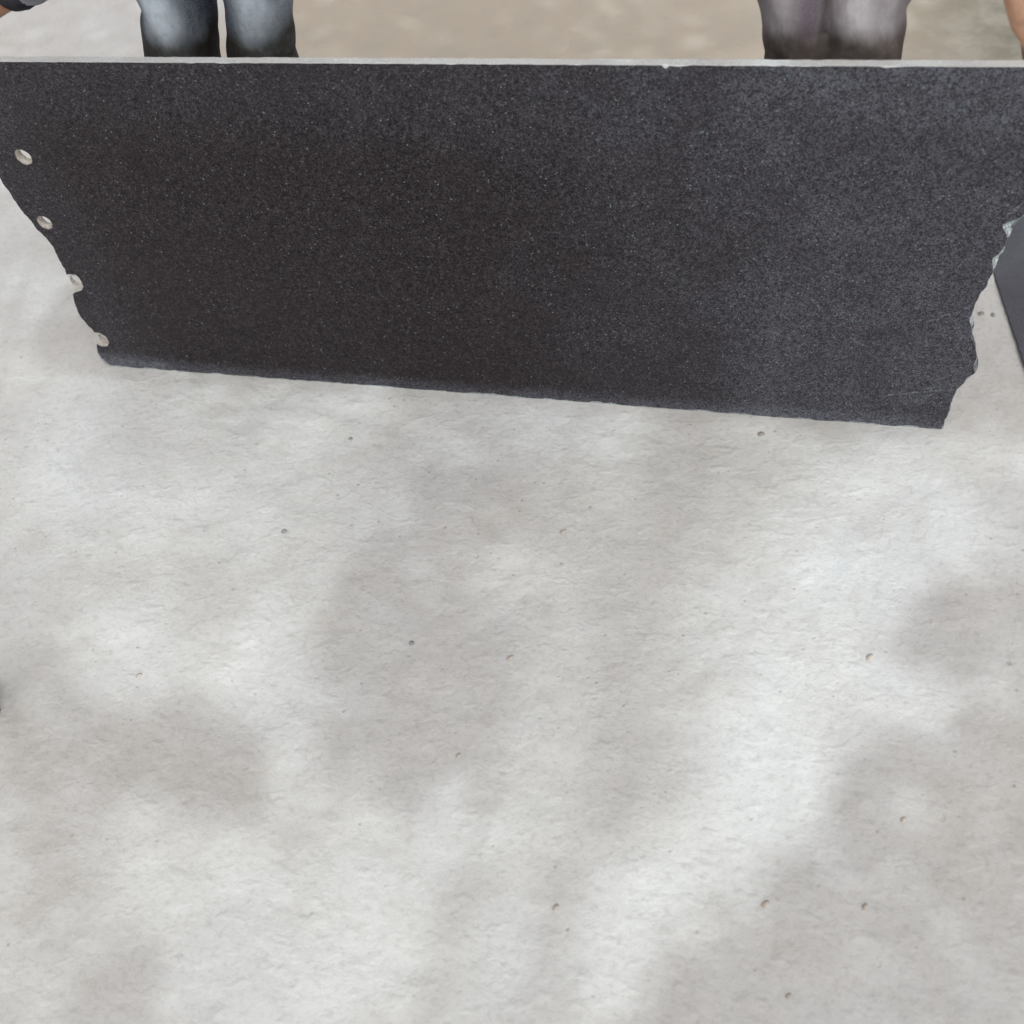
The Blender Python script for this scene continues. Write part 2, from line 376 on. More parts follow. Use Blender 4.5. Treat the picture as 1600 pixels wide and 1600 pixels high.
# smooth the inward normals so that the inset ring does not cross itself
for _ in range(6): inn = (np.roll(inn, 1, 0)+2*inn+np.roll(inn, -1, 0))/4
inn /= np.linalg.norm(inn, axis=1)[:, None]
R0 = np.stack([P2[:, 0]+inn[:, 0]*ins, np.zeros(N), P2[:, 1]+inn[:, 1]*ins], -1)
R1 = np.stack([P2[:, 0], dep, P2[:, 1]], -1)
bo = np.where(K2 == 0, 0.004*fbm(arc*22, arc*0+5, 4, 19), np.where(K2 == 3, 0.0004*fbm(arc*60, arc*0, 2, 3), 0))
R2 = np.stack([P2[:, 0]+inn[:, 0]*(bo*0.6+0.001*(K2 == 0)*vnoise(arc*150, arc*0, 2)), np.full(N, T*0.5), P2[:, 1]+inn[:, 1]*bo*0.6], -1)
R3 = np.stack([P2[:, 0]+inn[:, 0]*bo, np.full(N, T), P2[:, 1]+inn[:, 1]*bo], -1)
holes = [(*sp(37, 245), 0.0150), (*sp(70, 347.5), 0.0142), (0.070, 0.672, 0.0150)]
HS = 28
bm = bmesh.new()
def ring(R): return [bm.verts.new(tuple(p)) for p in R]
v0, v1, v2, v3 = ring(R0), ring(R1), ring(R2), ring(R3)
hl = []
for (hs, hz, hr) in holes:
    f_, b_ = [], []
    for q in range(HS):
        an = 2*math.pi*q/HS; rr = hr*(1+0.035*random.uniform(-1, 1)); r2 = hr*(1+0.04*random.uniform(-1, 1))
        f_.append(bm.verts.new((hs+rr*math.cos(an), 0, hz+rr*math.sin(an)))); b_.append(bm.verts.new((hs+r2*math.cos(an), T, hz+r2*math.sin(an))))
    hl.append((f_, b_))
def loop_edges(vv): 
    out = []
    for i in range(len(vv)):
        a, b = vv[i], vv[(i+1) % len(vv)]
        out.append(bm.edges.get((a, b)) or bm.edges.new((a, b)))
    return out
ef = loop_edges(v0); eb = loop_edges(v3)
for f_, b_ in hl: ef += loop_edges(f_); eb += loop_edges(b_)
r = bmesh.ops.triangle_fill(bm, edges=ef, use_beauty=True, normal=(0, -1, 0))
for f in r['geom']:
    if isinstance(f, bmesh.types.BMFace): f.material_index = 0
r = bmesh.ops.triangle_fill(bm, edges=eb, use_beauty=True, normal=(0, 1, 0))
for f in r['geom']:
    if isinstance(f, bmesh.types.BMFace): f.material_index = 0
SL = {0: 1, 1: 2, 2: 1, 3: 3}
crest_quads = []
for i in range(N):
    j = (i+1) % N
    for a, b in ((v0, v1), (v1, v2), (v2, v3)):
        if K2[i] == 3:
            crest_quads.append([tuple(x.co) for x in (a[i], b[i], b[j], a[j])]); continue
        try:
            f = bm.faces.new((a[i], b[i], b[j], a[j])); f.material_index = 3 if (fresh[i] and a is v0) or (fresh2[i]) else SL[int(K2[i])]
        except ValueError: pass
bm.normal_update()
slab = empty('granite_slab', (0.87, 0.01, 0))
tag(slab, 'large dark speckled granite slab standing upright on its long edge on the pale floor', 'stone slab')
me = bpy.data.meshes.new('slab_body'); bm.to_mesh(me); bm.free()
for m in (M_gran, M_frac, M_hole, M_fresh): me.materials.append(m)
body = bpy.data.objects.new('slab_body', me); COL.objects.link(body); attach(body, slab)
cv = [p for q in crest_quads for p in q]
ce = obj('sawn_edge', cv, [(4*i, 4*i+1, 4*i+2, 4*i+3) for i in range(len(crest_quads))], M_sawn); attach(ce, slab)
ce['label'] = 'pale sawn top edge'
for (hs, hz, hr), in zip(holes):
    pass
for kk, (hs, hz, hr) in enumerate(holes):
    # lining of dust inside the drill hole: a slightly conical sleeve with a worn lip
    V = []; Fc = []
    prof = [(-0.0005, hr*1.06), (0.0010, hr*0.985), (T*0.5, hr*0.965), (T+0.0002, hr*0.98)]
    for (yy, rr) in prof:
        for q in range(HS):
            an = 2*math.pi*q/HS; r2 = rr*(1+0.03*random.uniform(-1, 1)); V.append((hs+r2*math.cos(an), yy, hz+r2*math.sin(an)))
    for a in range(len(prof)-1):
        for q in range(HS): Fc.append((a*HS+q, a*HS+(q+1) % HS, (a+1)*HS+(q+1) % HS, (a+1)*HS+q))
    attach(obj('drill_hole', V, Fc, M_hole, smooth=True), slab)['label'] = 'pale dusty drill hole'

for (cx_, cy_) in ((117, 442.5), (160.5, 531)):
    # a half broken drill hole: the rear rim of the bore survives
    hs, hz = sp(cx_, cy_); hr = 0.0138; V = []; Fc = []; arcn = 18
    a0, a1 = math.radians(80), math.radians(330)
    for q in range(arcn+1):
        an = a0+(a1-a0)*q/arcn; yf = T*(0.30+0.12*random.uniform(-1, 1)+0.25*abs(math.sin(an*1.7))); th_ = 0.0022+0.0016*random.random()
        for (yy, rr) in ((yf, hr*0.97), (T-0.0004, hr*0.96), (T-0.0004, hr+th_), (yf+0.002, hr+th_*0.8)):
            V.append((hs+rr*math.cos(an), yy, max(0.001, hz+rr*math.sin(an))))
    for q in range(arcn):
        for e in range(4): Fc.append((q*4+e, q*4+(e+1) % 4, (q+1)*4+(e+1) % 4, (q+1)*4+e))
    Fc += [(3, 2, 1, 0), tuple(arcn*4+e for e in range(4))]
    attach(obj('drill_hole', V, Fc, M_hole), slab)['label'] = 'half broken pale drill hole'

# ------------------------------------------------------------------ stone offcut lying behind the right end
e0 = at_z(1554, 430, 0.005); e1 = at_z(1601, 570, 0.005)
dv = (e1-e0)/np.linalg.norm(e1-e0)
c0 = e0-dv*0.42; c1 = e1+dv*0.10
nrm = np.array([-dv[1], dv[0], 0]); 
if nrm[0] < 0: nrm = -nrm
outl = [c0, c1, c1+nrm*0.30+dv*0.05, c1+nrm*0.42-dv*0.15, c0+nrm*0.38+dv*0.03]
bm = bmesh.new(); dn = []
for i in range(len(outl)):
    a, b = outl[i], outl[(i+1) % len(outl)]; m = int(np.linalg.norm(b-a)/0.012)
    for j in range(m):
        p = a+(b-a)*j/m; q = 0.0012 if i == 0 else 0.005; dn.append((p[0]+random.uniform(-q, q)*0.5, p[1]+random.uniform(-q, q)*0.5))
tv = [bm.verts.new((x, y, 0.005)) for x, y in dn]; bv = [bm.verts.new((x, y, 0.001)) for x, y in dn]
bm.faces.new(tv); bm.faces.new(bv[::-1])
for i in range(len(dn)): j = (i+1) % len(dn); bm.faces.new((tv[i], bv[i], bv[j], tv[j]))
bmesh.ops.recalc_face_normals(bm, faces=bm.faces)
bmesh.ops.bevel(bm, geom=[e for e in bm.edges if all(abs(v.co.z-0.005) < 1e-5 for v in e.verts)], offset=0.0012, segments=1, affect='EDGES')
me = bpy.data.meshes.new('stone_offcut'); bm.to_mesh(me); bm.free(); me.materials.append(M_off)
oc = bpy.data.objects.new('stone_offcut', me); COL.objects.link(oc)
tag(oc, 'thin dark grey stone offcut lying flat behind the right end of the slab', 'stone offcut')

# ------------------------------------------------------------------ people
def tube(path, rad, seg=20, ell=None, wr=0.0, seed=0, cap=True, sub=4):
    """loft along a smoothed path; rad = list of radii, ell = (kx, ky) flattening"""
    path = np.array(path, float); rad = np.array(rad, float)
    t = np.linspace(0, len(path)-1, (len(path)-1)*sub+1)
    def cr(A, x):
        i = np.clip(np.floor(x).astype(int), 0, len(A)-2); f = x-i
        g = lambda k: A[np.clip(k, 0, len(A)-1)]
        p0, p1, p2, p3 = g(i-1), g(i), g(i+1), g(i+2)
        f = f[:, None] if A.ndim > 1 else f
        return 0.5*((2*p1)+(-p0+p2)*f+(2*p0-5*p1+4*p2-p3)*f*f+(-p0+3*p1-3*p2+p3)*f**3)
    C = cr(path, t); Rr = cr(rad, t)
    V = []; Fc = []
    D = np.gradient(C, axis=0); D /= np.linalg.norm(D, axis=1)[:, None]+1e-9
    ref = np.array([0, 1.0, 0]) if abs(D[0][1]) < 0.8 else np.array([1.0, 0, 0])
    for i in range(len(C)):
        a = np.cross(ref, D[i]); a /= np.linalg.norm(a); b = np.cross(D[i], a); ref = b
        for q in range(seg):
            an = 2*math.pi*q/seg; kx, ky = ell or (1, 1)
            r = Rr[i]*(1+wr*float(fbm(np.array(math.cos(an)*1.3+i*0.55/sub*2.0+seed), np.array(math.sin(an)*1.3+i*0.2/sub), 3, seed+1)))
            V.append(C[i]+a*math.cos(an)*r*kx+b*math.sin(an)*r*ky)
    m = len(C)
    for i in range(m-1):
        for q in range(seg): Fc.append((i*seg+q, i*seg+(q+1) % seg, (i+1)*seg+(q+1) % seg, (i+1)*seg+q))
    if cap:
        Fc.append(tuple(range(seg))[::-1]); Fc.append(tuple((m-1)*seg+q for q in range(seg)))
    return V, Fc
def ball(c, r, seg=16):
    V = []; Fc = []; n = seg//2
    for i in range(n+1):
        th = math.pi*i/n
        for q in range(seg):
            an = 2*math.pi*q/seg
            V.append(np.array(c)+np.array([r[0]*math.sin(th)*math.cos(an), r[1]*math.sin(th)*math.sin(an), r[2]*math.cos(th)]))
    for i in range(n):
        for q in range(seg): Fc.append((i*seg+q, (i+1)*seg+q, (i+1)*seg+(q+1) % seg, i*seg+(q+1) % seg))
    return V, Fc
def merge(parts):
    V = []; Fc = []
    for v, f in parts:
        o = len(V); V += list(v); Fc += [tuple(i+o for i in q) for q in f]
    return V, Fc
def soft(name, parts, mat, root, voxel, smooth=6):
    V, Fc = merge(parts); o = obj(name, V, Fc, mat, smooth=True)
    m = o.modifiers.new('remesh', 'REMESH'); m.mode = 'VOXEL'; m.voxel_size = voxel; m.use_smooth_shade = True
    if smooth:
        s = o.modifiers.new('smooth', 'SMOOTH'); s.factor = 0.5; s.iterations = smooth
    dg = bpy.context.evaluated_depsgraph_get(); me2 = bpy.data.meshes.new_from_object(o.evaluated_get(dg))
    o.modifiers.clear(); o.data = me2
    attach(o, root); return o

def lerp(a, b, t): return np.array(a)*(1-t)+np.array(b)*t
def make_person(px_legs, widths, drift, Yl, label, skin, shirt, jeans, shoe, hair, arm_out, arm_in, side, shoulder_z, lean, sleeve_t, cuff=None, cat_mat=None):
    """px_legs: image columns of the two thighs where they show above the slab (row 45)"""
    th = [at_y(p, 45, Yl) for p in px_legs]
    cx = (th[0][0]+th[1][0])/2; root = empty('person', (cx, Yl, 0))
    rw = [w_/2*np.linalg.norm(th[i]-CAM)/F*0.985 for i, w_ in enumerate(widths)]
    hipz = 0.88
    parts_t = []; parts_b = []; shoes = []
    hips = []
    for i in (0, 1):
        sgn = -1 if i == 0 else 1
        p = th[i]; dz = np.array([0, 0, 1.0])
        ank = np.array([p[0]+sgn*0.035, Yl+0.05, 0.075]); knee = np.array([p[0]+sgn*0.012, Yl-0.005, 0.49])
        hip = np.array([cx+sgn*0.095, Yl+0.06, hipz]); hips.append(hip)
        r = rw[i]
        lo = at_y(px_legs[i]+drift[i], 95, Yl); hi = at_y(px_legs[i]-drift[i], -10, Yl)
        path = [ank+np.array([0, 0, -0.03]), lerp(ank, knee, 0.25), lerp(ank, knee, 0.65), knee, lo, p, hi, hip]
        parts_t.append(tube(path, [0.088, 0.080, 0.082, r*1.08, r*1.0, r, r, 0.105], 28, wr=0.06, seed=5+i*9+int(cx*10), sub=8))
        parts_b.append(tube([ank+np.array([0, 0, -0.05]), ank, lerp(ank, knee, 0.6), knee, p, hip], [0.036, 0.034, 0.045, 0.040, 0.042, 0.07], 14))
        # shoe: upper, sole
        ft = ank+np.array([0, 0.0, -0.075]); d = np.array([sgn*0.18, -1.0, 0]); d /= np.linalg.norm(d)
        up_ = tube([ft-d*0.07+[0, 0, 0.055], ft+[0, 0, 0.062], ft+d*0.08+[0, 0, 0.048], ft+d*0.155+[0, 0, 0.036], ft+d*0.19+[0, 0, 0.032]], [0.034, 0.043, 0.040, 0.036, 0.016], 16, ell=(1.05, 0.8))
        so_ = tube([ft-d*0.085+[0, 0, 0.014], ft+[0, 0, 0.014], ft+d*0.1+[0, 0, 0.014], ft+d*0.17+[0, 0, 0.014], ft+d*0.205+[0, 0, 0.014]], [0.028, 0.038, 0.045, 0.04, 0.012], 16, ell=(1.0, 0.3))
        shoes.append((up_, so_))
    pel = (hips[0]+hips[1])/2
    parts_t.append(tube([pel+[0, 0, -0.03], pel+[0, 0, 0.06], pel+[0, -0.01, 0.16]], [0.12, 0.165, 0.15], 26, ell=(1.1, 0.72), wr=0.04, seed=3, sub=5))
    # torso leans forward over the slab
    chest = np.array([cx, Yl+0.05-lean, shoulder_z-0.04]); neck = np.array([cx, Yl+0.03-lean*1.15, shoulder_z+0.06])
    waist = pel+np.array([0, -0.015, 0.17])
    shl = [np.array([cx-0.19, chest[1], shoulder_z]), np.array([cx+0.19, chest[1], shoulder_z])]
    torso = lambda k: tube([pel+[0, 0, 0.02], waist, lerp(waist, chest, 0.55), chest, neck+[0, 0, -0.02]], [0.155*k, 0.150*k, 0.165*k, 0.165*k, 0.062*k], 26, ell=(1.12, 0.7), wr=0.05 if k > 1 else 0, seed=8, sub=6)
    parts_b.append(torso(0.9))
    head = neck+np.array([0, -0.05-lean*0.12, 0.17])
    parts_b.append(tube([neck+[0, 0.01, -0.05], neck, lerp(neck, head, 0.5)], [0.06, 0.055, 0.055], 14))
    parts_b += [ball(head+[0, 0.01, 0.03], (0.076, 0.096, 0.105)), ball(head+[0, -0.03, -0.05], (0.058, 0.066, 0.072)), ball(head+[0, -0.092, -0.012], (0.012, 0.018, 0.024)),
                ball(head+[0, -0.078, 0.03], (0.052, 0.022, 0.014)), ball(head+[-0.078, 0.0, 0.0], (0.011, 0.02, 0.032)), ball(head+[0.078, 0.0, 0.0], (0.011, 0.02, 0.032)),
                ball(head+[0, -0.087, -0.058], (0.024, 0.013, 0.009)), ball(head+[0, -0.078, -0.10], (0.022, 0.018, 0.018))]
    shirt_parts = [torso(1.06)]
    for i, arm in ((0, arm_out if side < 0 else arm_in), (1, arm_in if side < 0 else arm_out)):
        el, wrist, hand_dir, palm_n, curl = arm
        el, wrist = np.array(el, float), np.array(wrist, float)
        s_ = shl[i]
        parts_b.append(tube([chest+(s_-chest)*0.5, s_, lerp(s_, el, 0.45), el, lerp(el, wrist, 0.35), lerp(el, wrist, 0.8), wrist], [0.06, 0.058, 0.046, 0.041, 0.043, 0.031, 0.028], 18, sub=6))
        hd = np.array(hand_dir, float); hd /= np.linalg.norm(hd); pn = np.array(palm_n, float); pn -= pn.dot(hd)*hd; pn /= np.linalg.norm(pn)
        sd = np.cross(hd, pn)                       # across the palm
        thumb_sgn = 1 if np.dot(sd, np.array([1.0 if i == 0 else -1.0, 0.0, 0.0])) > 0 else -1
        kn = wrist+hd*0.085
        parts_b.append(tube([wrist-hd*0.01, wrist+hd*0.03, wrist+hd*0.062, kn], [0.028, 0.036, 0.040, 0.038], 18, ell=(0.5, 1.0) if abs(np.dot(np.cross([0, 1, 0], hd), pn)) > 0.5 else (1.0, 0.5), sub=5))
        for q, (o_, ln) in enumerate(zip((0.030, 0.0105, -0.0095, -0.029), (0.072, 0.080, 0.075, 0.058))):
            b0 = kn+sd*thumb_sgn*o_-hd*0.012; c = curl; dirs = []; p_ = b0; pathf = [b0-hd*0.02, b0]
            ang = 0
            for seg_, fr in enumerate((0.46, 0.30, 0.24)):
                ang += c[seg_]; dd = hd*math.cos(ang)+pn*math.sin(ang); p_ = p_+dd*ln*fr; pathf.append(p_)
            parts_b.append(tube(pathf, [0.0095, 0.0098, 0.0092, 0.0085, 0.0072], 10, sub=4))
        tb = wrist+hd*0.03+sd*thumb_sgn*0.026
        parts_b.append(tube([tb-sd*thumb_sgn*0.01, tb, tb+hd*0.028+sd*thumb_sgn*0.022+pn*0.006, tb+hd*0.055+sd*thumb_sgn*0.026+pn*0.02, tb+hd*0.07+sd*thumb_sgn*0.024+pn*0.032], [0.014, 0.0145, 0.0125, 0.0105, 0.0075], 10, sub=4))
        st = sleeve_t[i]
        shirt_parts.append(tube([chest+(s_-chest)*0.4, s_, lerp(s_, el, 0.45), el]+([lerp(el, wrist, st*0.5), lerp(el, wrist, st)] if st > 0 else []),
                                [0.075, 0.072, 0.060, 0.056]+([0.056, 0.050] if st > 0 else []), 22, wr=0.10, seed=21+i, sub=8))
        if cuff and i == (0 if side < 0 else 1):
            cv_ = tube([lerp(el, wrist, st-0.05), lerp(el, wrist, st+0.02), lerp(el, wrist, st+0.08)], [0.047, 0.046, 0.041], 24, wr=0.05, seed=4, sub=6)
            attach(obj('cuff', *cv_, cuff, smooth=True), root)
    bd = soft('body', parts_b, skin, root, 0.0042, 5)
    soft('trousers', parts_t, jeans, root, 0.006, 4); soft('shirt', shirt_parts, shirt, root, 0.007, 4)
    for up_, so_ in shoes:
        s = soft('shoe', [up_], shoe, root, 0.005, 4); q = obj('sole', *so_, M_sole, smooth=True); q.parent = s
    hv = [ball(head+[0, 0.028, 0.052], (0.084, 0.092, 0.096)), ball(head+[0, 0.06, 0.0], (0.074, 0.055, 0.07))]
    soft('hair', hv, hair, root, 0.006, 2)
    for s in (-1, 1):
        e = obj('eye', *ball(head+[s*0.03, -0.082, 0.012], (0.012, 0.010, 0.009), 12), M_eye, smooth=True); attach(e, root)
    tag(root, label, 'person', 'people holding the slab from behind')
    return root

M_sole = mat_plain('rubber_sole', (0.03, 0.03, 0.03), (0.07, 0.065, 0.06), 30, 0.8)
M_eye = mat_plain('eye_dark', (0.03, 0.02, 0.015), (0.05, 0.035, 0.03), 60, 0.15, 0.0)
M_skin = mat_skin('brown_skin', (0.30, 0.15, 0.085), (0.38, 0.20, 0.12)); M_skin2 = mat_skin('tan_skin', (0.45, 0.25, 0.16), (0.55, 0.33, 0.23))
M_hair = mat_plain('black_hair', (0.012, 0.010, 0.009), (0.03, 0.025, 0.022), 120, 0.55)
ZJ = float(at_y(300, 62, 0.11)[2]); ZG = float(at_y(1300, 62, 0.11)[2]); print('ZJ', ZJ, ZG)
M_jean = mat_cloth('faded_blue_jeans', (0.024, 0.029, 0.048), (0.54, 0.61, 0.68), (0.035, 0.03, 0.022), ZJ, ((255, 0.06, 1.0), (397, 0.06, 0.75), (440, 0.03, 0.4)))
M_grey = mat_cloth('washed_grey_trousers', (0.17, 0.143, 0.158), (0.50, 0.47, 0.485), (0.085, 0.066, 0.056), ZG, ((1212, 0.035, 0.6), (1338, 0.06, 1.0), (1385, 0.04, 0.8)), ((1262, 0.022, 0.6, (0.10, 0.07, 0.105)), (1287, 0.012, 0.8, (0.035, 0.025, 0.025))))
M_shirtg = mat_plain('grey_work_shirt', (0.17, 0.18, 0.20), (0.26, 0.27, 0.30), 25, 0.9, 0.5, 0.15)
M_shirt2 = mat_plain('slate_shirt', (0.10, 0.10, 0.11), (0.15, 0.15, 0.165), 25, 0.9, 0.5, 0.15)
M_cuff = mat_plain('dark_cuff', (0.02, 0.02, 0.025), (0.035, 0.033, 0.04), 60, 0.9, 0.5, 0.15)
M_shoe = mat_plain('scuffed_black_leather', (0.012, 0.012, 0.012), (0.03, 0.028, 0.026), 30, 0.5)

# left man: right arm reaches out to the slab's left end, the other hand rests on the crest
wl = at_y(-72, 40, 0.045); el = at_y(150, -142, 0.10)
make_person((282, 407), (104, 98), (7, 4), 0.17, 'person in faded blue jeans with dark brown knees standing behind the left part of the slab', M_skin, M_shirtg, M_jean, M_shoe, M_hair,
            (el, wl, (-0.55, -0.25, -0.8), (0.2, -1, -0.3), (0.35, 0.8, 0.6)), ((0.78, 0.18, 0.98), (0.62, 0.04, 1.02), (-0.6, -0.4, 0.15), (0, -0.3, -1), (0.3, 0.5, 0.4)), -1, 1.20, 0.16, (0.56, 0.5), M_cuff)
# right man: left hand on the crest near the right end
wr_ = at_y(1612, 20, 0.03); er = at_y(1540, -330, 0.10)
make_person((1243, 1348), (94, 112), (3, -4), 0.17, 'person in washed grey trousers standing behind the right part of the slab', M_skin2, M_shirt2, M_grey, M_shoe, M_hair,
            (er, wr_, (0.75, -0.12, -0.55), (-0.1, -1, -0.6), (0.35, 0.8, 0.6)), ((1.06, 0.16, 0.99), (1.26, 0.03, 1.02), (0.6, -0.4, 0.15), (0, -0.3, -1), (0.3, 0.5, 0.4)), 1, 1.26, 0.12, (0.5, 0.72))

# ------------------------------------------------------------------ black shoe whose toe just enters at the left
tp = at_z(-17, 1104, 0.03)
d = -(ROT @ np.array([-1.0, 0, 0])); d[2] = 0; d /= np.linalg.norm(d)      # toe points to the right of the picture
hp = tp-d*0.275
sh = empty('shoe', (hp[0], hp[1], 0))
tag(sh, 'black shoe whose rounded toe just enters at the left edge', 'shoe')
upz = lambda x, z: hp+d*x+np.array([0, 0, z-hp[2]])
soft('upper', [tube([upz(0.02, 0.07), upz(0.05, 0.075), upz(0.10, 0.07), upz(0.16, 0.055), upz(0.22, 0.045), upz(0.255, 0.04), upz(0.272, 0.035)], [0.03, 0.038, 0.040, 0.043, 0.045, 0.043, 0.034], 20, ell=(1.0, 0.8)),
               tube([upz(0.05, 0.06), upz(0.05, 0.10), upz(0.05, 0.12)], [0.042, 0.042, 0.043], 18)], M_shoe, sh, 0.004, 5)
attach(obj('sole', *tube([upz(0.0, 0.013), upz(0.05, 0.013), upz(0.13, 0.013), upz(0.21, 0.013), upz(0.255, 0.013), upz(0.276, 0.014)], [0.022, 0.036, 0.036, 0.046, 0.046, 0.036], 18, ell=(1.0, 0.3)), M_sole, smooth=True), sh)

# ------------------------------------------------------------------ pebbles and crumbs
M_peb = {'grey': mat_plain('grey_pebble', (0.25, 0.25, 0.265), (0.33, 0.33, 0.345), 90, 0.8), 'brown': mat_plain('brown_clay', (0.38, 0.33, 0.295), (0.56, 0.52, 0.47), 110, 0.9),
         'dark': mat_plain('dark_pebble', (0.24, 0.21, 0.185), (0.33, 0.30, 0.27), 90, 0.8), 'pale': mat_plain('pale_mortar', (0.5, 0.47, 0.43), (0.6, 0.58, 0.55), 90, 0.9)}
def pebble(name, x, y, size, stretch, ang, kind, label, cat):
    p = at_z(x, y, 0); z0 = float(relief(np.array([p[0]]), np.array([p[1]]))[0])
    r = size*random.uniform(0.32, 0.40)*np.linalg.norm(p-CAM)/F
    bm = bmesh.new(); bmesh.ops.create_icosphere(bm, subdivisions=2, radius=1)
    sd = random.uniform(0, 99)
    for v in bm.verts:
        q = 1+0.22*float(vnoise(np.array(v.co.x*1.6+sd), np.array(v.co.y*1.6+v.co.z*1.1+sd), 3)); v.co *= q
        v.co.x *= r*stretch; v.co.y *= r/math.sqrt(stretch); v.co.z *= r*0.6
    me = bpy.data.meshes.new(name); bm.to_mesh(me); bm.free(); me.materials.append(M_peb[kind])
    me.polygons.foreach_set('use_smooth', [True]*len(me.polygons))
    o = bpy.data.objects.new(name, me); COL.objects.link(o); o.location = (p[0], p[1], z0+r*0.05); o.rotation_euler = (0, 0, ang)
    tag(o, label, cat, 'loose bits on the floor')
PB = [('pebble', 643, 1005, 13, 1.0, 0, 'grey', 'round grey pebble in the shaded middle of the floor', 'pebble'),
      ('pebble', 445, 832, 11, 1.1, 1, 'grey', 'small grey pebble on the floor left of the middle, below the slab', 'pebble'),
      ('pebble', 1189, 677, 12, 1.2, 0.3, 'dark', 'brown pebble just in front of the slab foot, right of the middle', 'pebble'),
      ('pebble', 548, 687, 9, 1.1, 0.3, 'dark', 'dark speck of gravel in front of the slab foot, left of the middle', 'pebble'),
      ('pebble', 1533, 490, 9, 1.2, 0.3, 'dark', 'dark gravel bit beside the broken right end of the slab', 'pebble'),
      ('pebble', 1552, 492, 9, 1.2, 1.3, 'grey', 'grey gravel bit close to the dark offcut by the slab right end', 'pebble'),
      ('clay_crumb', 880, 830, 12, 1.5, 0.9, 'brown', 'brown clay crumb right of the middle, a hand below the slab', 'crumb'),
      ('clay_crumb', 797, 1028, 13, 1.4, 0.9, 'brown', 'brown clay crumb right of the round grey pebble', 'crumb'),
      ('clay_crumb', 217, 1056, 12, 1.4, 0.9, 'brown', 'brown clay crumb near the left sunlit spot', 'crumb'),
      ('clay_crumb', 1359, 1027, 13, 1.5, 0.9, 'brown', 'brown clay crumb on the right side at mid floor', 'crumb'),
      ('clay_crumb', 1196, 1413, 13, 1.5, 0.9, 'brown', 'brown clay crumb low on the right at the shade edge', 'crumb'),
      ('clay_crumb', 868, 1418, 12, 1.4, 0.9, 'brown', 'brown clay crumb low in the middle of the floor', 'crumb'),
      ('clay_crumb', 1352, 1416, 11, 1.4, 0.9, 'brown', 'brown clay crumb low on the far right in the shade', 'crumb'),
      ('clay_crumb', 1411, 1281, 10, 1.4, 0.9, 'brown', 'brown clay crumb in the right shade above the lowest ones', 'crumb'),
      ('clay_crumb', 1232, 1556, 11, 1.4, 0.9, 'brown', 'brown clay crumb at the bottom edge right of the middle', 'crumb'),
      ('clay_crumb', 716, 1180, 10, 1.4, 0.9, 'brown', 'small brown clay crumb below the round grey pebble', 'crumb')]
for a in PB: pebble(*a)

# ------------------------------------------------------------------ tree overhead, out of the picture, whose leaves dapple the floor
BR = [(190, 1000, 74, 58, 1), (395, 1042, 92, 88, 1), (480, 1195, 55, 95, .8), (1440, 1085, 60, 75, 1), (300, 1330, 130, 45, .9), (700, 1310, 170, 60, .95), (480, 1420, 240, 80, .7),
      (70, 1440, 70, 50, .7), (620, 1520, 200, 70, .8), (400, 1570, 140, 50, .9), (1040, 1410, 140, 100, 1), (1200, 1260, 120, 130, 1), (1230, 1080, 170, 140, .85), (1300, 900, 170, 120, .85),
      (1480, 820, 110, 60, .9), (1120, 950, 140, 110, .5), (900, 1490, 150, 90, .85), (830, 1180, 140, 90, .45), (1350, 740, 200, 60, .75), (250, 800, 240, 130, .6), (60, 700, 150, 250, .55), (500, 690, 200, 60, .62), (900, 720, 120, 50, .6),
      (1560, 620, 60, 120, .8), (70, 50, 160, 80, .36), (140, 480, 120, 150, .5)]
DK = [(620, 1030, 120, 180, 1), (740, 790, 130, 100, .6), (270, 1170, 150, 70, 1), (1500, 975, 110, 70, 1), (1480, 1300, 170, 130, 1), (1350, 1500, 230, 120, 1), (190, 1530, 60, 80, 1), (930, 1345, 45, 38, .5),
      (800, 40, 420, 80, .6), (1480, 40, 120, 80, 1), (60, 40, 330, 110, 1), (230, 40, 120, 110, .9), (60, 1200, 70, 200, .6), (560, 1180, 60, 60, .6)]
def litmap(x, y):
    p = to_px(np.stack([x, y, x*0], -1)); p = p+np.stack([38*fbm(x*9, y*9, 2, 61), 30*fbm(x*9, y*9, 2, 71)], -1); L = 0.33+0.07*vnoise(x*4, y*4, 31)+0.06*sstep(-0.75, -0.2, y)*(1-sstep(0, 0.2, y))
    for cx, cy, rx, ry, wt in BR: L = np.maximum(L, wt*np.exp(-(((p[..., 0]-cx)/rx)**2+((p[..., 1]-cy)/ry)**2)**1.5*0.7))
    for cx, cy, rx, ry, wt in DK: L = L*(1-wt*np.exp(-(((p[..., 0]-cx)/rx)**2+((p[..., 1]-cy)/ry)**2)**1.5*0.7))
    d2 = ((p[..., 0]-1400)*440+(p[..., 1]-1160)*400)/595
    L = L*(1-0.95*sstep(-25, 35, d2)*sstep(1130, 1190, p[..., 1])*(1-0.5*sstep(260, 420, d2)))
    # the slab and the men stand in closed shade
    L = L*(1-sstep(-0.03, 0.02, y)*(1-sstep(0.40, 0.46, y))*sstep(-0.3, -0.15, x)*(1-sstep(1.9, 2.0, x)))
    L = np.maximum(L, 0.9*sstep(0.425, 0.44, y)*(1-sstep(0.49, 0.51, y))*sstep(0.7, 1.1, x)*(1-sstep(1.75, 1.8, x)))
    return L
NL = 50000
hx = rng.uniform(-1.8, 3.0, NL); hy = rng.uniform(-2.3, 3.1, NL)
edge = np.hypot((hx-0.65)/2.45, (hy-0.35)/2.75)+0.12*vnoise(hx*1.3, hy*1.3, 4)
L = litmap(hx, hy)
keep = (rng.uniform(0, 1, NL) > sstep(0.05, 0.78, L)) & (edge < 1)
hx, hy = hx[keep], hy[keep]
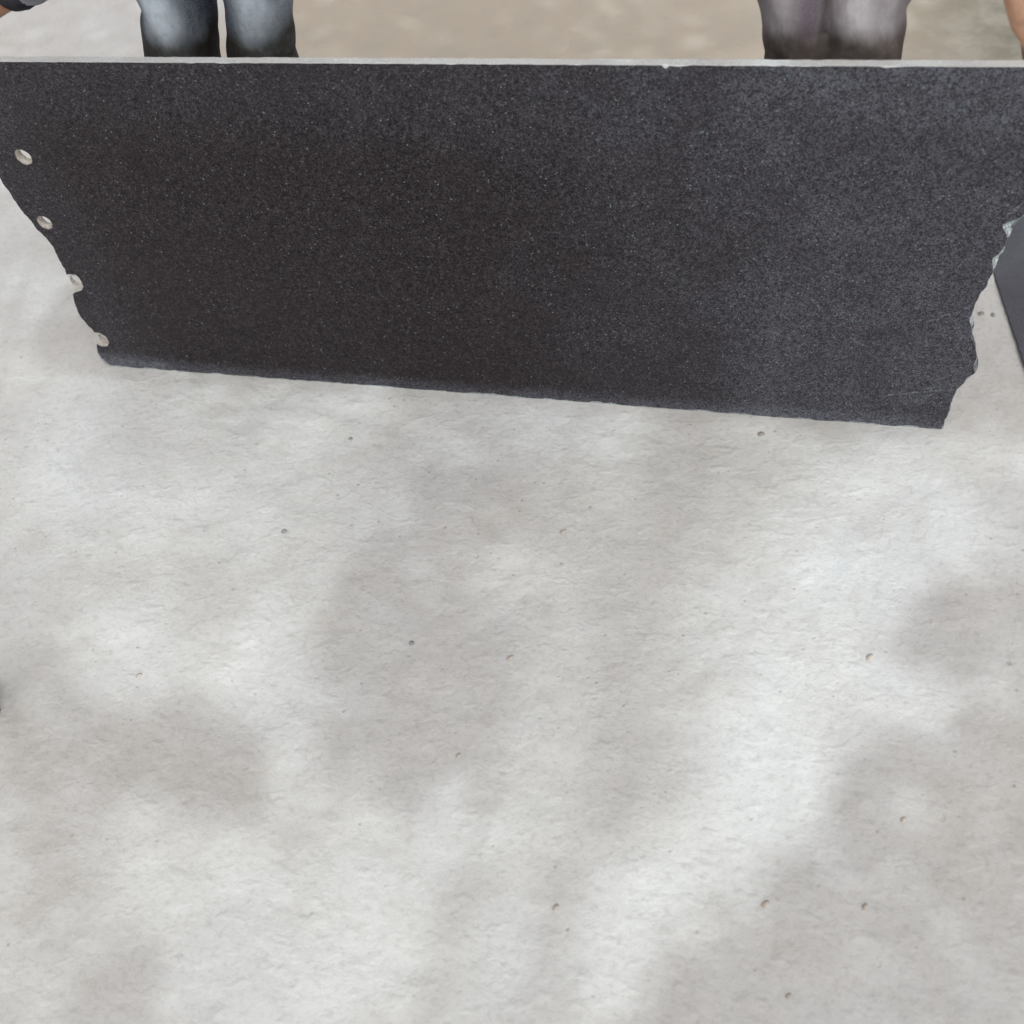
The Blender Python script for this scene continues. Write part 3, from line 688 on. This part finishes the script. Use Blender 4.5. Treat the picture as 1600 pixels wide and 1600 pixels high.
hz = 4.2+rng.uniform(0, 1, len(hx))*1.2+6.5*sstep(0.17, 0.25, L[keep])*(1-sstep(0.66, 0.8, L[keep]))+0.5*(1-np.hypot((hx-0.75)/2.25, (hy-0.35)/2.75))
LP = np.stack([hx+SD[0]/SD[2]*hz, hy+SD[1]/SD[2]*hz, hz], -1)
M_leaf = mat_plain('green_leaf', (0.045, 0.085, 0.025), (0.075, 0.12, 0.035), 8, 0.5)
M_bark = mat_plain('grey_bark', (0.10, 0.085, 0.07), (0.2, 0.175, 0.15), 14, 0.9, 0.8)
V = []; Fc = []
for i, p in enumerate(LP):
    a = rng.uniform(0, 2*math.pi); tl = rng.uniform(-0.5, 0.5); l = rng.uniform(0.06, 0.09)*(0.75 if p[2] > 8 else 1.0); wd_ = l*rng.uniform(0.42, 0.55)
    dx = np.array([math.cos(a)*math.cos(tl), math.sin(a)*math.cos(tl), math.sin(tl)]); dy = np.array([-math.sin(a), math.cos(a), rng.uniform(-0.3, 0.3)])
    o = len(V); fold = np.array([0, 0, -0.012])
    V += [p-dx*l*.5, p-dx*.12*l+dy*wd_*.5+fold, p+dx*.25*l+dy*wd_*.38+fold, p+dx*l*.5, p+dx*.25*l-dy*wd_*.38+fold, p-dx*.12*l-dy*wd_*.5+fold]
    Fc += [(o, o+3, o+2, o+1), (o, o+5, o+4, o+3)]
cc = LP.mean(0)
tr = empty('shade_tree', (cc[0]-1.6, cc[1]-1.6, 0)); base = np.array(tr.location)
tag(tr, 'leafy tree standing out of the picture behind the viewer, dappling the floor', 'tree')
crown = obj('crown', V, Fc, M_leaf); attach(crown, tr); crown['kind'] = 'stuff'
fork = np.array([base[0]+0.25, base[1]+0.25, 2.9])
tp_ = [tube([base+[0, 0, -0.1], base+[0, 0, 0.3], base+[0.08, 0.02, 1.6], fork], [0.30, 0.21, 0.16, 0.13], 14)]
nb = 0
for q in rng.permutation(len(LP))[:600]:
    ts = np.linspace(0.15, 1, 24)[:, None]; mm = lerp(fork, LP[q], 0.45)+[0, 0, 0.35]
    cu = np.where(ts < 0.5, fork+(mm-fork)*ts*2, mm+(LP[q]-mm)*(ts*2-1)); gp = cu-SD*(cu[:, 2:]/SD[2])
    if nb >= 16 or litmap(gp[:, 0], gp[:, 1]).max() > 0.62: continue
    nb += 1
    e = LP[q]; m1 = lerp(fork, e, 0.45)+[0, 0, 0.35]
    tp_.append(tube([fork+[0, 0, -0.1], lerp(fork, m1, 0.5)+[0, 0, 0.1], m1, e], [0.045, 0.02, 0.012, 0.004], 6))
tv_, tf_ = merge(tp_); attach(obj('trunk', tv_, tf_, M_bark, smooth=True), tr)
